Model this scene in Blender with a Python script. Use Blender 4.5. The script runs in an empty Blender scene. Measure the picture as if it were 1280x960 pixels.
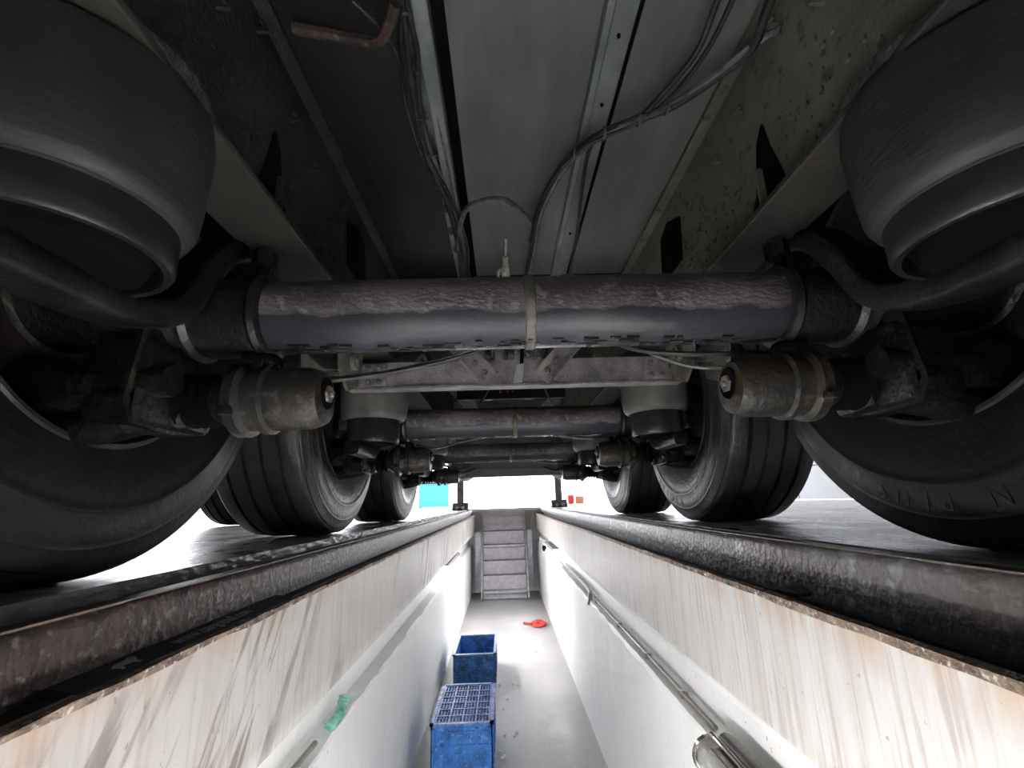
import bpy, bmesh, math, random
from mathutils import Vector, Matrix
random.seed(7)
C = bpy.context.scene.collection
PI = math.pi
# ------------------------------------------------------------------ camera
cd = bpy.data.cameras.new('camera'); cam = bpy.data.objects.new('camera', cd); C.objects.link(cam)
cd.sensor_width = 36; cd.lens = 576.8/1280*36; cd.clip_start = 0.02; cd.clip_end = 300
r = Vector((0.99937, -0.01644, -0.03143)); u = Vector((0.02639, -0.24752, 0.96852)); f = Vector((0.0237, 0.96874, 0.24693))
cam.matrix_world = Matrix(((r.x, u.x, -f.x, -0.0549), (r.y, u.y, -f.y, -0.8564), (r.z, u.z, -f.z, 0.1122), (0, 0, 0, 1)))
bpy.context.scene.camera = cam
# ------------------------------------------------------------------ world, light, exposure
sc = bpy.context.scene
sc.view_settings.view_transform = 'Standard'; sc.view_settings.look = 'None'
sc.view_settings.gamma = 1; sc.view_settings.use_curve_mapping = False
sc.view_settings.exposure = 2.95
w = bpy.data.worlds.new('overcast'); sc.world = w; w.use_nodes = True
bg = w.node_tree.nodes['Background']; bg.inputs[0].default_value = (0.93, 0.95, 1.0, 1); bg.inputs[1].default_value = 1.1

def lamp_area(name, loc, rot, sx, sy, power, col=(1, 1, 1)):
    l = bpy.data.lights.new(name, 'AREA'); l.shape = 'RECTANGLE'; l.size = sx; l.size_y = sy; l.energy = power; l.color = col
    o = bpy.data.objects.new(name, l); C.objects.link(o); o.location = loc; o.rotation_euler = rot
    return o

# ------------------------------------------------------------------ materials
def mat(name, base, rough=.6, metal=0, second=None, scale=8, lo=.4, hi=.6, bump=0, bscale=60, rough2=None, detail=6, stretch=None, third=None, spec=None, coat=0):
    m = bpy.data.materials.new(name); m.use_nodes = True
    n = m.node_tree.nodes; L = m.node_tree.links; b = n['Principled BSDF']
    b.inputs['Base Color'].default_value = (*base, 1); b.inputs['Roughness'].default_value = rough; b.inputs['Metallic'].default_value = metal
    if spec is not None: b.inputs['Specular IOR Level'].default_value = spec
    if coat: b.inputs['Coat Weight'].default_value = coat; b.inputs['Coat Roughness'].default_value = .12
    tc = n.new('ShaderNodeTexCoord'); mp = n.new('ShaderNodeMapping'); L.new(tc.outputs['Object'], mp.inputs[0])
    if stretch: mp.inputs['Scale'].default_value = stretch
    col = None
    if second:
        t = n.new('ShaderNodeTexNoise'); t.inputs['Scale'].default_value = scale; t.inputs['Detail'].default_value = detail; t.inputs['Roughness'].default_value = .65
        L.new(mp.outputs[0], t.inputs['Vector'])
        mr = n.new('ShaderNodeMapRange'); mr.inputs[1].default_value = lo; mr.inputs[2].default_value = hi; L.new(t.outputs[0], mr.inputs[0])
        mx = n.new('ShaderNodeMix'); mx.data_type = 'RGBA'; mx.inputs[6].default_value = (*base, 1); mx.inputs[7].default_value = (*second, 1)
        L.new(mr.outputs[0], mx.inputs[0]); L.new(mx.outputs[2], b.inputs['Base Color']); col = mx
        if rough2 is not None:
            mr2 = n.new('ShaderNodeMapRange'); mr2.inputs[3].default_value = rough; mr2.inputs[4].default_value = rough2
            L.new(mr.outputs[0], mr2.inputs[0]); L.new(mr2.outputs[0], b.inputs['Roughness'])
    if third:
        t = n.new('ShaderNodeTexNoise'); t.inputs['Scale'].default_value = scale*4.3; t.inputs['Detail'].default_value = 4
        L.new(tc.outputs['Object'], t.inputs['Vector'])
        mr = n.new('ShaderNodeMapRange'); mr.inputs[1].default_value = .58; mr.inputs[2].default_value = .66; L.new(t.outputs[0], mr.inputs[0])
        mx = n.new('ShaderNodeMix'); mx.data_type = 'RGBA'; L.new(col.outputs[2], mx.inputs[6]); mx.inputs[7].default_value = (*third, 1)
        L.new(mr.outputs[0], mx.inputs[0]); L.new(mx.outputs[2], b.inputs['Base Color'])
    if bump:
        t = n.new('ShaderNodeTexNoise'); t.inputs['Scale'].default_value = bscale; t.inputs['Detail'].default_value = 5
        L.new(mp.outputs[0], t.inputs['Vector'])
        bp = n.new('ShaderNodeBump'); bp.inputs['Strength'].default_value = bump; bp.inputs['Distance'].default_value = .01
        L.new(t.outputs[0], bp.inputs['Height']); L.new(bp.outputs[0], b.inputs['Normal'])
    return m

M = {}
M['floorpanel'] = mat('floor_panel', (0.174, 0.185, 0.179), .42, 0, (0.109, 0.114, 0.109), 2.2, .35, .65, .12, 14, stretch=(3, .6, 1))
M['floorpanel_dark'] = mat('floor_panel_dark', (0.010, 0.010, 0.011), .45, 0, (0.017, 0.017, 0.014), 2.0, .4, .7, .15, 14, stretch=(3, .6, 1))  # near-black: on the left panel the shade is painted into the colour
M['channel'] = mat('channel', (0.288, 0.317, 0.310), .4, .3, (0.158, 0.173, 0.173), 6, .4, .65, .1, 40)
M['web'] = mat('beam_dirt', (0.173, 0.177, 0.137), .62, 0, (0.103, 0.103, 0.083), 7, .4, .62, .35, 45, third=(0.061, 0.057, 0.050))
M['web_dark'] = mat('beam_dirt_shaded', (0.030, 0.028, 0.024), .6, 0, (0.016, 0.015, 0.014), 7, .4, .62, .7, 70)  # darker copy of the beam colour, side lighting painted into the left web
def axle_mat():
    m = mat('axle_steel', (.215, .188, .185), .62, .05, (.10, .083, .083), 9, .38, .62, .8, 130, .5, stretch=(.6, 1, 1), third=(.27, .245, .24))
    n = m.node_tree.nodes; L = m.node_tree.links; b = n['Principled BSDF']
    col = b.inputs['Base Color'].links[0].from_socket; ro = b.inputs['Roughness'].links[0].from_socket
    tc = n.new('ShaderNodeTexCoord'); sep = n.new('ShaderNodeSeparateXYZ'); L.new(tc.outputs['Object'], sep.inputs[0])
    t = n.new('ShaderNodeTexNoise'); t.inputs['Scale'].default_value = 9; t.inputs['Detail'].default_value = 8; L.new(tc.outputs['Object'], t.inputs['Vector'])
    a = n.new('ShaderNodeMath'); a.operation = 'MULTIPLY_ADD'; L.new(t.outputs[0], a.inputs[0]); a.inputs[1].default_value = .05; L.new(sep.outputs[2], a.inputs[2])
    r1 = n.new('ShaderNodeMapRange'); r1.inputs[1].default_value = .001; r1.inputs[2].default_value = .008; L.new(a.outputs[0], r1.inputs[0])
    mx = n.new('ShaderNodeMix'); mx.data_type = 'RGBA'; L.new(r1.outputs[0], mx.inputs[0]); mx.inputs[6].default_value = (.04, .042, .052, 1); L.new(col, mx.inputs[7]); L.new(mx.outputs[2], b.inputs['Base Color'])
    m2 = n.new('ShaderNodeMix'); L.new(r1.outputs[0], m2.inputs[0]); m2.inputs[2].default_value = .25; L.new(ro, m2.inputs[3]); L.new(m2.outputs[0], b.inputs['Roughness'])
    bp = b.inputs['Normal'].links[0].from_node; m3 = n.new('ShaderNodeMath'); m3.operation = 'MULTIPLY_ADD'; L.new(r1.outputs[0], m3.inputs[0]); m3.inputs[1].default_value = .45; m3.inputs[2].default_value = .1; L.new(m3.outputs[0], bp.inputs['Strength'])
    return m
M['flange'] = mat('flange_steel', (0.041, 0.038, 0.032), .6, 0, (0.026, 0.026, 0.022), 10, .4, .6, .15, 60)
M['axle'] = axle_mat()
M['axle_pale'] = M['axle'].copy(); M['axle_pale'].name = 'axle_pale'  # lighter copy of the axle material for the second and third axles
for q in M['axle_pale'].node_tree.nodes:
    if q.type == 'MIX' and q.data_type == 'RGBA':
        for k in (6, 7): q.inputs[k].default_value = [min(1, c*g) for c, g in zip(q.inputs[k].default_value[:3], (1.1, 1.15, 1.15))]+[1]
M['wetsteel'] = mat('wet_steel', (0.018, 0.017, 0.016), .3, .2, (0.040, 0.034, 0.029), 14, .45, .65, .5, 60, .55)
M['arm'] = mat('arm_steel', (0.013, 0.013, 0.013), .28, .3, (0.028, 0.025, 0.021), 10, .45, .65, .3, 60, .45)
M['cross'] = mat('cross_member', (0.347, 0.319, 0.320), .5, .1, (0.198, 0.183, 0.187), 16, .4, .62, .4, 120, .35)
M['bag'] = mat('bag_rubber', (0.025, 0.025, 0.023), .6, 0, (0.016, 0.015, 0.014), 3.0, .35, .65, .12, 30, .5, stretch=(1, 1, 5))
M['bag_pale'] = mat('bag_rubber_pale', (0.144, 0.144, 0.129), .5, 0, (0.079, 0.076, 0.071), 4, .35, .65, .12, 30, .4)  # lighter bag rubber, second and third axles
M['piston'] = mat('piston', (0.017, 0.018, 0.021), .35, 0, (0.012, 0.013, 0.015), 8, .4, .6, .05, 60)
M['tire'] = mat('tire_rubber', (0.006, 0.006, 0.006), .42, 0, (0.010, 0.010, 0.010), 6, .4, .65, .2, 60, .6, spec=.2)
M['tire_pale'] = mat('tire_rubber_pale', (0.018, 0.018, 0.020), .36, 0, (0.040, 0.040, 0.042), 7, .4, .65, .3, 60, .5, spec=.6)  # lighter tire rubber, second and third axles
M['rim'] = mat('rim_steel', (0.036, 0.036, 0.034), .5, .4, (0.017, 0.016, 0.014), 10, .4, .6, .3, 60)
M['disc'] = mat('brake_disc', (0.030, 0.022, 0.019), .5, .5, (0.015, 0.013, 0.011), 20, .4, .6, .2, 80)
M['chamber'] = mat('chamber', (0.048, 0.048, 0.045), .32, .4, (0.059, 0.039, 0.024), 9, .5, .62, .35, 70, .4, third=(0.096, 0.093, 0.081))
M['caliper'] = mat('caliper', (0.015, 0.014, 0.011), .42, .2, (0.009, 0.007, 0.007), 12, .4, .6, .6, 60)
M['bracket'] = mat('bracket', (0.178, 0.166, 0.137), .5, .1, (0.089, 0.083, 0.068), 12, .4, .6, .4, 90)
M['cable'] = mat('cable', (0.026, 0.026, 0.029), .3, 0, (0.068, 0.068, 0.068), 30, .5, .65, .1, 80)
M['cablegrey'] = mat('cable_grey', (0.169, 0.163, 0.158), .4, 0, (0.079, 0.079, 0.079), 30, .45, .6, .2, 80)
M['bolt'] = mat('bolt', (.32, .30, .27), .4, .4, (.2, .17, .15), 40)
M['valve'] = mat('valve', (0.512, 0.496, 0.448), .45, .2, (0.320, 0.304, 0.272), 30)
M['leg'] = mat('leg_steel', (0.264, 0.228, 0.240), .5, .2, (0.144, 0.120, 0.120), 14)
M['board'] = mat('board', (.22, .22, .235), .5, 0, (.18, .18, .19), 5)
M['tank'] = mat('tank', (.10, .085, .085), .4, .1, (.06, .05, .05), 9)
M['whiteplate'] = mat('white_plate', (.42, .42, .43), .4, 0, (.34, .34, .34), 20)
M['rail'] = mat('rusty_rail', (0.084, 0.056, 0.048), .5, .2, (0.048, 0.037, 0.033), 14, .4, .62, .35, 60, .42, third=(0.161, 0.137, 0.121), spec=.22)
M['railr'] = mat('grey_rail', (0.194, 0.180, 0.177), .42, .3, (0.129, 0.104, 0.095), 4, .4, .62, .4, 60, .34, third=(0.309, 0.320, 0.338), spec=.22)
M['lip'] = mat('rail_lip', (0.176, 0.132, 0.106), .5, .1, (0.114, 0.097, 0.088), 9, .4, .65, .4, 80, .4, spec=.22)
M['plate'] = mat('drive_plate', (0.295, 0.295, 0.281), .35, .1, (0.169, 0.158, 0.155), 7, .4, .62, .5, 50, .22, stretch=(1, .5, 1), spec=.22)
M['angle'] = mat('angle_rust', (.30, .22, .16), .55, .1, (.12, .075, .05), 22, .4, .6, 1.0, 80, .6, third=(.52, .47, .42))
M['ledge'] = mat('ledge_dark', (.035, .032, .033), .7, 0, (.06, .05, .045), 12)
M['floorwhite'] = mat('hall_floor', (0.600, 0.552, 0.552), .25, 0, (0.480, 0.420, 0.432), 2.5, .4, .65, .1, 20, .4)
M['pitfloor'] = mat('pit_floor', (0.488, 0.476, 0.470), .5, 0, (0.366, 0.366, 0.378), 1.6, .4, .6, .15, 40, .3)
M['sandwich'] = mat('sandwich_panel', (0.38, 0.420, 0.434), .5, 0, (0.385, 0.371, 0.385), 3)
M['roof'] = mat('roof', (.45, .46, .48), .6)
M['stair'] = mat('stair_steel', (0.507, 0.488, 0.527), .5, .1, (0.370, 0.351, 0.390), 14, .4, .6, .2, 60)
M['stairtop'] = mat('stair_top', (.46, .38, .38), .5, 0, (.35, .30, .31), 9)
M['crate'] = mat('crate_blue', (0.053, 0.255, 0.720), .4, 0, (0.030, 0.135, 0.420), 14, .42, .6, .2, 60, .5, third=(0.150, 0.375, 0.750))
M['crate_dark'] = mat('crate_blue_dirty', (0.042, 0.182, 0.504), .45, 0, (0.028, 0.070, 0.154), 16, .42, .58, .3, 60, .5, third=(0.070, 0.280, 0.700))
M['cratelip'] = mat('crate_lip', (.33, .40, .50), .45, 0, (.2, .25, .36), 20)
M['crategrid'] = mat('crate_grid', (0.161, 0.333, 0.748), .42, 0, (0.066, 0.152, 0.395), 26, .42, .6, .3, 60, .5, third=(0.321, 0.554, 0.998))
M['red'] = mat('red_cloth', (.55, .05, .035), .6, 0, (.4, .03, .02), 30)
M['green'] = mat('green_cloth', (.12, .42, .30), .6, 0, (.30, .60, .48), 14)
M['foam'] = mat('foam', (.9, .9, .9), .4)
M['pipe'] = mat('niche_pipe', (.30, .28, .25), .4, .4, (.18, .16, .14), 20)
M['chrome'] = mat('fitting', (.55, .52, .49), .22, .8, (.32, .28, .26), 14)
M['lampglass'] = mat('lamp_tube', (0.372, 0.372, 0.342), .2, 0, (0.270, 0.258, 0.228), 7)
M['lampdark'] = mat('lamp_body', (.17, .145, .13), .35, .3, (.10, .085, .08), 10)
M['strip'] = mat('rubber_strip', (.03, .03, .034), .5, 0, (.05, .05, .055), 14)
M['ink'] = mat('white_ink', (.55, .55, .56), .6, 0, (.3, .3, .31), 60, .5, .65)
M['teal'] = mat('teal_panel', (.10, .50, .62), .4)
M['orange'] = mat('orange_paint', (.65, .16, .05), .5, 0, (.4, .2, .15), 20)
M['stone'] = mat('stone', (.14, .13, .125), .5, 0, (.09, .08, .08), 30, bump=.4)
M['black'] = mat('black_gap', (.004, .004, .005), .9, spec=.05)
M['housing'] = mat('box_white', (.75, .76, .78), .4)
e = mat('tube_light', (.9, .9, .9)); eb = e.node_tree.nodes['Principled BSDF']
eb.inputs['Emission Color'].default_value = (.98, .985, 1, 1); eb.inputs['Emission Strength'].default_value = 26; M['lit'] = e  # emission of the added pit tubes
e2 = e.copy(); e2.name = 'tube_light_right'; e2.node_tree.nodes['Principled BSDF'].inputs['Emission Strength'].default_value = 25; M['lit_right'] = e2
e3 = e.copy(); e3.name = 'tube_light_far'; e3.node_tree.nodes['Principled BSDF'].inputs['Emission Strength'].default_value = 16; M['lit_far'] = e3

def wall_mat(name, side):
    m = bpy.data.materials.new(name); m.use_nodes = True
    n = m.node_tree.nodes; L = m.node_tree.links; b = n['Principled BSDF']; b.inputs['Roughness'].default_value = .45
    tc = n.new('ShaderNodeTexCoord'); sep = n.new('ShaderNodeSeparateXYZ'); L.new(tc.outputs['Object'], sep.inputs[0])
    def noise(scale, st, rotx=0, det=6):
        mp = n.new('ShaderNodeMapping'); mp.vector_type = 'TEXTURE'; mp.inputs['Scale'].default_value = tuple(1/q for q in st); mp.inputs['Rotation'].default_value = (rotx, 0, 0)
        L.new(tc.outputs['Object'], mp.inputs[0]); t = n.new('ShaderNodeTexNoise'); t.inputs['Scale'].default_value = scale; t.inputs['Detail'].default_value = det
        L.new(mp.outputs[0], t.inputs['Vector']); return t.outputs[0]
    def rng(x, a, b_, c=0, d=1):
        q = n.new('ShaderNodeMapRange'); q.inputs[1].default_value = a; q.inputs[2].default_value = b_; q.inputs[3].default_value = c; q.inputs[4].default_value = d
        L.new(x, q.inputs[0]); return q.outputs[0]
    def mul(a, b_):
        q = n.new('ShaderNodeMath'); q.operation = 'MULTIPLY'; L.new(a, q.inputs[0])
        if isinstance(b_, float): q.inputs[1].default_value = b_
        else: L.new(b_, q.inputs[1])
        return q.outputs[0]
    def mix(fac, a, col):
        q = n.new('ShaderNodeMix'); q.data_type = 'RGBA'; L.new(fac, q.inputs[0])
        if isinstance(a, tuple): q.inputs[6].default_value = (*a, 1)
        else: L.new(a, q.inputs[6])
        q.inputs[7].default_value = (*col, 1); return q.outputs[2]
    upper = rng(sep.outputs[2], -.44, -.36)           # upper wall darker, lower whiter: lamp light painted in, plus some dirt
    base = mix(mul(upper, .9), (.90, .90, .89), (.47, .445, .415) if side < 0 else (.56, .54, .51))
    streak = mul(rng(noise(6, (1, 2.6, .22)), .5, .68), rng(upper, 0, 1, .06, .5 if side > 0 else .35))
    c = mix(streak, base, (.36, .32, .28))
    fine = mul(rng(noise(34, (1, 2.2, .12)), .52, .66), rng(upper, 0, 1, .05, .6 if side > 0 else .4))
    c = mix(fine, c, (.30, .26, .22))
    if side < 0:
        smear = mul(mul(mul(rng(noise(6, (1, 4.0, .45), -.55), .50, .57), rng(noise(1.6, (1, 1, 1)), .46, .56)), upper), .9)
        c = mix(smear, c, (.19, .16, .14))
    spk = mul(rng(noise(60, (1, 1, 1)), .68, .72), .6)
    c = mix(spk, c, (.15, .12, .10))
    rust = mul(rng(sep.outputs[2], -.17, -.09), rng(noise(9, (1, 2, .4)), .42, .62))
    c = mix(mul(rust, .85), c, (.42, .27, .15))
    L.new(c, b.inputs['Base Color'])
    bp = n.new('ShaderNodeBump'); bp.inputs['Strength'].default_value = .25; bp.inputs['Distance'].default_value = .01
    L.new(noise(22, (1, 2, .4)), bp.inputs['Height']); L.new(bp.outputs[0], b.inputs['Normal'])
    return m
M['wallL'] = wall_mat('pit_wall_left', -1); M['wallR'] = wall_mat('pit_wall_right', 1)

# ------------------------------------------------------------------ mesh helpers
class MB:
    def __init__(s): s.b = bmesh.new()
    def box(s, x0, x1, y0, y1, z0, z1, rot=None, bev=0):
        ret = bmesh.ops.create_cube(s.b, size=1); vs = ret['verts']
        c = Vector(((x0+x1)/2, (y0+y1)/2, (z0+z1)/2))
        for v in vs:
            q = Vector((v.co.x*(x1-x0), v.co.y*(y1-y0), v.co.z*(z1-z0)))
            if rot is not None: q = rot @ q
            v.co = q + c
        if bev:
            es = list({e for v in vs for e in v.link_edges})
            bmesh.ops.bevel(s.b, geom=es, offset=bev, segments=2, affect='EDGES', profile=.5)
        return s
    def beam(s, a, b_, w, h, up=(0, 0, 1)):
        a = Vector(a); b_ = Vector(b_); d = (b_-a); l = d.length; d.normalize(); up = Vector(up)
        sx = d.cross(up).normalized(); uz = sx.cross(d)
        vs = [s.b.verts.new(a + d*t*l + sx*i*w/2 + uz*j*h/2) for t in (0, 1) for i, j in ((-1, -1), (1, -1), (1, 1), (-1, 1))]
        for q in ((3, 2, 1, 0), (4, 5, 6, 7), (0, 1, 5, 4), (1, 2, 6, 5), (2, 3, 7, 6), (3, 0, 4, 7)): s.b.faces.new([vs[k] for k in q])
        return s
    def lathe(s, prof, origin=(0, 0, 0), axis='X', seg=48, closed=False, wob=0):
        o = Vector(origin); rings = []
        for a_, r_ in prof:
            ring = []
            for k in range(seg):
                t = 2*PI*k/seg; rr = r_*(1+wob*math.sin(5*t+a_*30)) if wob else r_
                c, d = math.cos(t)*rr, math.sin(t)*rr
                p = {'X': (a_, c, d), 'Y': (d, a_, c), 'Z': (c, d, a_)}[axis]
                ring.append(s.b.verts.new(o+Vector(p)))
            rings.append(ring)
        n = len(rings)
        for i in range(n if closed else n-1):
            A, B = rings[i], rings[(i+1) % n]
            for k in range(seg): s.b.faces.new((A[k], A[(k+1) % seg], B[(k+1) % seg], B[k]))
        if not closed:
            if prof[0][1] > 1e-6: s.b.faces.new(rings[0][::-1])
            if prof[-1][1] > 1e-6: s.b.faces.new(rings[-1])
        return s
    def cyl(s, a, b_, r_, seg=16, r2=None):
        a = Vector(a); b_ = Vector(b_); return s.tube([a, b_], r_, seg, radii=[r_, r_ if r2 is None else r2], smooth=False)
    def tube(s, pts, r_, seg=8, radii=None, smooth=True, n=8, sx=1, sz=1, flatup=None):
        pts = [Vector(p) for p in pts]
        if smooth and len(pts) > 2:
            out = []; P = [pts[0]*2-pts[1]] + pts + [pts[-1]*2-pts[-2]]
            for i in range(1, len(P)-2):
                for k in range(n):
                    t = k/n; a, b_, c, d = P[i-1], P[i], P[i+1], P[i+2]
                    out.append(.5*((2*b_)+(c-a)*t+(2*a-5*b_+4*c-d)*t*t+(3*b_-a-3*c+d)*t**3))
            out.append(pts[-1])
            pts = out
        up = Vector(flatup) if flatup else None; prev = None; rings = []
        for i, p in enumerate(pts):
            d = (pts[min(i+1, len(pts)-1)]-pts[max(i-1, 0)]).normalized()
            if up is not None: sx_ = up.normalized(); uz = sx_.cross(d).normalized()
            else:
                ref = prev if prev is not None else (Vector((0, 0, 1)) if abs(d.z) < .9 else Vector((1, 0, 0)))
                sx_ = d.cross(ref).normalized(); uz = sx_.cross(d).normalized(); prev = uz
            rr = radii[i] if radii and len(radii) == len(pts) else r_
            ring = []
            for k in range(seg):
                t = 2*PI*k/seg; c, q = math.cos(t), math.sin(t)
                if flatup: c = math.copysign(abs(c)**.5, c); q = math.copysign(abs(q)**.5, q)
                ring.append(s.b.verts.new(p+sx_*c*rr*sx+uz*q*rr*sz))
            rings.append(ring)
        for A, B in zip(rings, rings[1:]):
            for k in range(seg): s.b.faces.new((A[k], A[(k+1) % seg], B[(k+1) % seg], B[k]))
        s.b.faces.new(rings[0][::-1]); s.b.faces.new(rings[-1]); return s
    def extrude(s, prof, y0, y1, axis='Y', steps=1, jit=0):
        rings = []
        for k in range(steps+1):
            y = y0+(y1-y0)*k/steps
            rings.append([s.b.verts.new({'Y': (a, y, b_), 'X': (y, a, b_), 'Z': (a, b_, y)}[axis]) for a, b_ in prof])
            if jit:
                for v in rings[-1]: v.co += Vector((random.uniform(-jit, jit), 0, random.uniform(-jit, jit)))
        n = len(prof)
        for A, B in zip(rings, rings[1:]):
            for k in range(n): s.b.faces.new((A[k], A[(k+1) % n], B[(k+1) % n], B[k]))
        s.b.faces.new(rings[0][::-1]); s.b.faces.new(rings[-1]); return s
    def mesh(s, name, m, smooth=True, off=(0, 0, 0)):
        bmesh.ops.recalc_face_normals(s.b, faces=s.b.faces)
        if off != (0, 0, 0): bmesh.ops.translate(s.b, vec=-Vector(off), verts=s.b.verts)
        me = bpy.data.meshes.new(name); s.b.to_mesh(me); s.b.free(); me.materials.append(m)
        if smooth:
            for p in me.polygons: p.use_smooth = True
            me.set_sharp_from_angle(angle=math.radians(38))
        return me

def link(name, me, parent=None, loc=(0, 0, 0), rot=(0, 0, 0)):
    o = bpy.data.objects.new(name, me); C.objects.link(o)
    o.location = loc; o.rotation_euler = rot
    if parent is not None: o.parent = parent
    return o
def part(name, mb, m, parent=None, loc=(0, 0, 0), smooth=True, label=None, rot=(0, 0, 0)):
    o = link(name, mb.mesh(name, m, smooth), parent, loc, rot)
    if label: o['label'] = label
    return o
def struct(name, mb, m, smooth=False, parent=None):
    o = part(name, mb, m, parent, smooth=smooth)
    if parent is None: o['kind'] = 'structure'
    return o
def tag(o, label, cat, group=None):
    o['label'] = label; o['category'] = cat
    if group: o['group'] = group
    return o
def empty(name, loc=(0, 0, 0), rz=0):
    o = bpy.data.objects.new(name, None); o.empty_display_size = .1; C.objects.link(o); o.location = loc; o.rotation_euler = (0, 0, rz); return o

# ------------------------------------------------------------------ the setting
XL, XR = -.575, .50           # pit wall faces
Y0, Y1 = -5.0, 7.75
def pit_wall(s):
    X = XL if s < 0 else XR; o = -1 if s < 0 else 1
    zu, zl = (-.40, -.605) if s < 0 else (-.37, -.545); XU = X; X = -.635 if s < 0 else X
    prof = [(XU, -.102 if s < 0 else -.095), (XU, zu), (XU+o*.012, zu-.006), (X+o*.05, zu-.03), (X+o*.075, (zu+zl)/2), (X+o*.07, zl-.0), (X+o*.006, zl-.004), (X, zl-.014), (X, -1.42), (X+o*.35, -1.42), (X+o*.35, -.16), (XU+o*.02, -.16), (XU+o*.02, -.102 if s < 0 else -.095)]
    mb = MB(); N = 110; rings = []
    rnd = random.Random(3 if s < 0 else 4)
    for k in range(N+1):
        y = Y0+(Y1-Y0)*k/N; ring = []
        for i, (a, z) in enumerate(prof):
            j = 0
            if i in (6, 7): j = rnd.uniform(-.006, .006)
            if i == 0: z += rnd.uniform(-.003, .002)
            ring.append(mb.b.verts.new((a+(j*.6 if i == 7 else 0), y, z+j)))
        rings.append(ring)
    n = len(prof)
    for A, B in zip(rings, rings[1:]):
        for k in range(n): mb.b.faces.new((A[k], A[(k+1) % n], B[(k+1) % n], B[k]))
    mb.b.faces.new(rings[0][::-1]); mb.b.faces.new(rings[-1])
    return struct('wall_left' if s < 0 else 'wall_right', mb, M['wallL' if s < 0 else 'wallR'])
pit_wall(-1); pit_wall(1)
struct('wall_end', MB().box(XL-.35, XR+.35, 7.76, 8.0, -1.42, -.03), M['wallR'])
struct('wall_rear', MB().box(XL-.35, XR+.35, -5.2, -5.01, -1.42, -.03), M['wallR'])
struct('floor_pit', MB().box(-.64, XR, Y0, Y1, -1.47, -1.385), M['pitfloor'])
hf = MB()
hf.box(-9, -1.32, -9, 16, -.1, -.004); hf.box(1.32, 4.7, -9, 16, -.1, -.004)
hf.box(-1.32, 1.32, 8.0, 16, -.1, -.004); hf.box(-1.32, 1.32, -9, -5.2, -.1, -.004)
struct('floor', hf, M['floorwhite'])
# steel drive plates beside the pit and their edge rails
for s in (-1, 1):
    X = .635 if s < 0 else .60; zt = -.02 if s < 0 else 0; xp = .72 if s < 0 else .685; xo = .96 if s < 0 else 1.32
    pl = MB(); gap = .006; y = Y0
    while y < 7.95:
        y2 = min(y+1.6, 8.0); pl.box(*sorted((s*xp, s*xo)), y+gap, y2-gap, -.1, 0); y = y2
    if s < 0: pl.box(-1.32, -xo-.004, Y0, 8, -.1, -.003)
    struct('trim_%d' % (1 if s < 0 else 2), pl, M['plate'])
    t = s
    prof = [(t*(X+.04), -.15), (t*(X+.04), -.082), (t*X, -.074), (t*X, zt-.018), (t*(X+.006), zt-.005), (t*(X+.014), zt+.001), (t*(X+.04), zt+.001), (t*(X+.044), zt-.006), (t*(xp-.003), zt-.006), (t*(xp-.003), -.15)]
    if s < 0: prof[:3] = [(t*X, -.15)]
    mb = MB(); mb.extrude(prof, Y0, 8.0, steps=150)
    rr = random.Random(5)
    for v in mb.b.verts:
        if zt-.02 < v.co.z < zt-.004 and abs(v.co.x) < X+.01: v.co.z += rr.uniform(-.0025, .0015)
    struct('trim_%d' % (3 if s < 0 else 4), mb, M['rail' if s < 0 else 'railr'], smooth=True)
    lip = MB().box(*sorted((t*(X+.012), t*(X+.040))), Y0, 8, zt-.002, zt+.0025)
    struct('trim_%d' % (5 if s < 0 else 6), lip, M['lip'])
    # dark ledge under the rail and the rusty angle edge
    xw = XL if s < 0 else XR
    struct('trim_%d' % (7 if s < 0 else 8), MB().box(*sorted((xw+s*.012, s*(X+.03))), Y0, 8, -.15, -.105 if s < 0 else -.128), M['ledge'])
ang = MB(); ang.extrude([(XR-.004, -.106), (XR-.004, -.092), (XR+.008, -.090), (XR+.008, -.106)], Y0, 7.9, steps=160, jit=.0016)
struct('trim_9', ang, M['angle'])
ang = MB(); ang.extrude([(XL+.004, -.112), (XL+.004, -.102), (XL-.010, -.101), (XL-.010, -.112)], Y0, 7.9, steps=200, jit=.0022)
struct('trim_10', ang, M['angle'])
# hall: right wall of sandwich panels, roof, rear wall
wr = struct('wall_hall_right', MB().box(4.74, 4.9, -9, 12, 0, 5.5), M['sandwich'])
pm = {}
for i, (za, zb) in enumerate(((.02, .50), (.51, 1.66), (1.67, 2.76), (2.77, 3.9), (3.91, 5.4))):
    for k in range(4):
        y = -8.9+k*5.2
        part('panel', MB().box(4.68, 4.74, y, y+5.18, za, zb, bev=.006), M['sandwich'], wr, smooth=False)
struct('ceiling', MB().box(-9, 4.9, -9, 10.5, 5.5, 5.7), M['roof'])
struct('wall_hall_left', MB().box(-9.2, -9, -9, 9.0, 0, 5.5), M['sandwich'])
struct('wall_hall_rear', MB().box(-9, 4.7, -9.2, -9, 0, 5.5), M['sandwich'])

# ------------------------------------------------------------------ the trailer
T = empty('semi_trailer', (0, 0, 0))
tag(T, 'underside of a dirty three-axle semi-trailer parked over the pit', 'trailer')
ZF = 1.045
AX = [(0.0, .476), (1.304, .476), (2.69, .476)]
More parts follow.
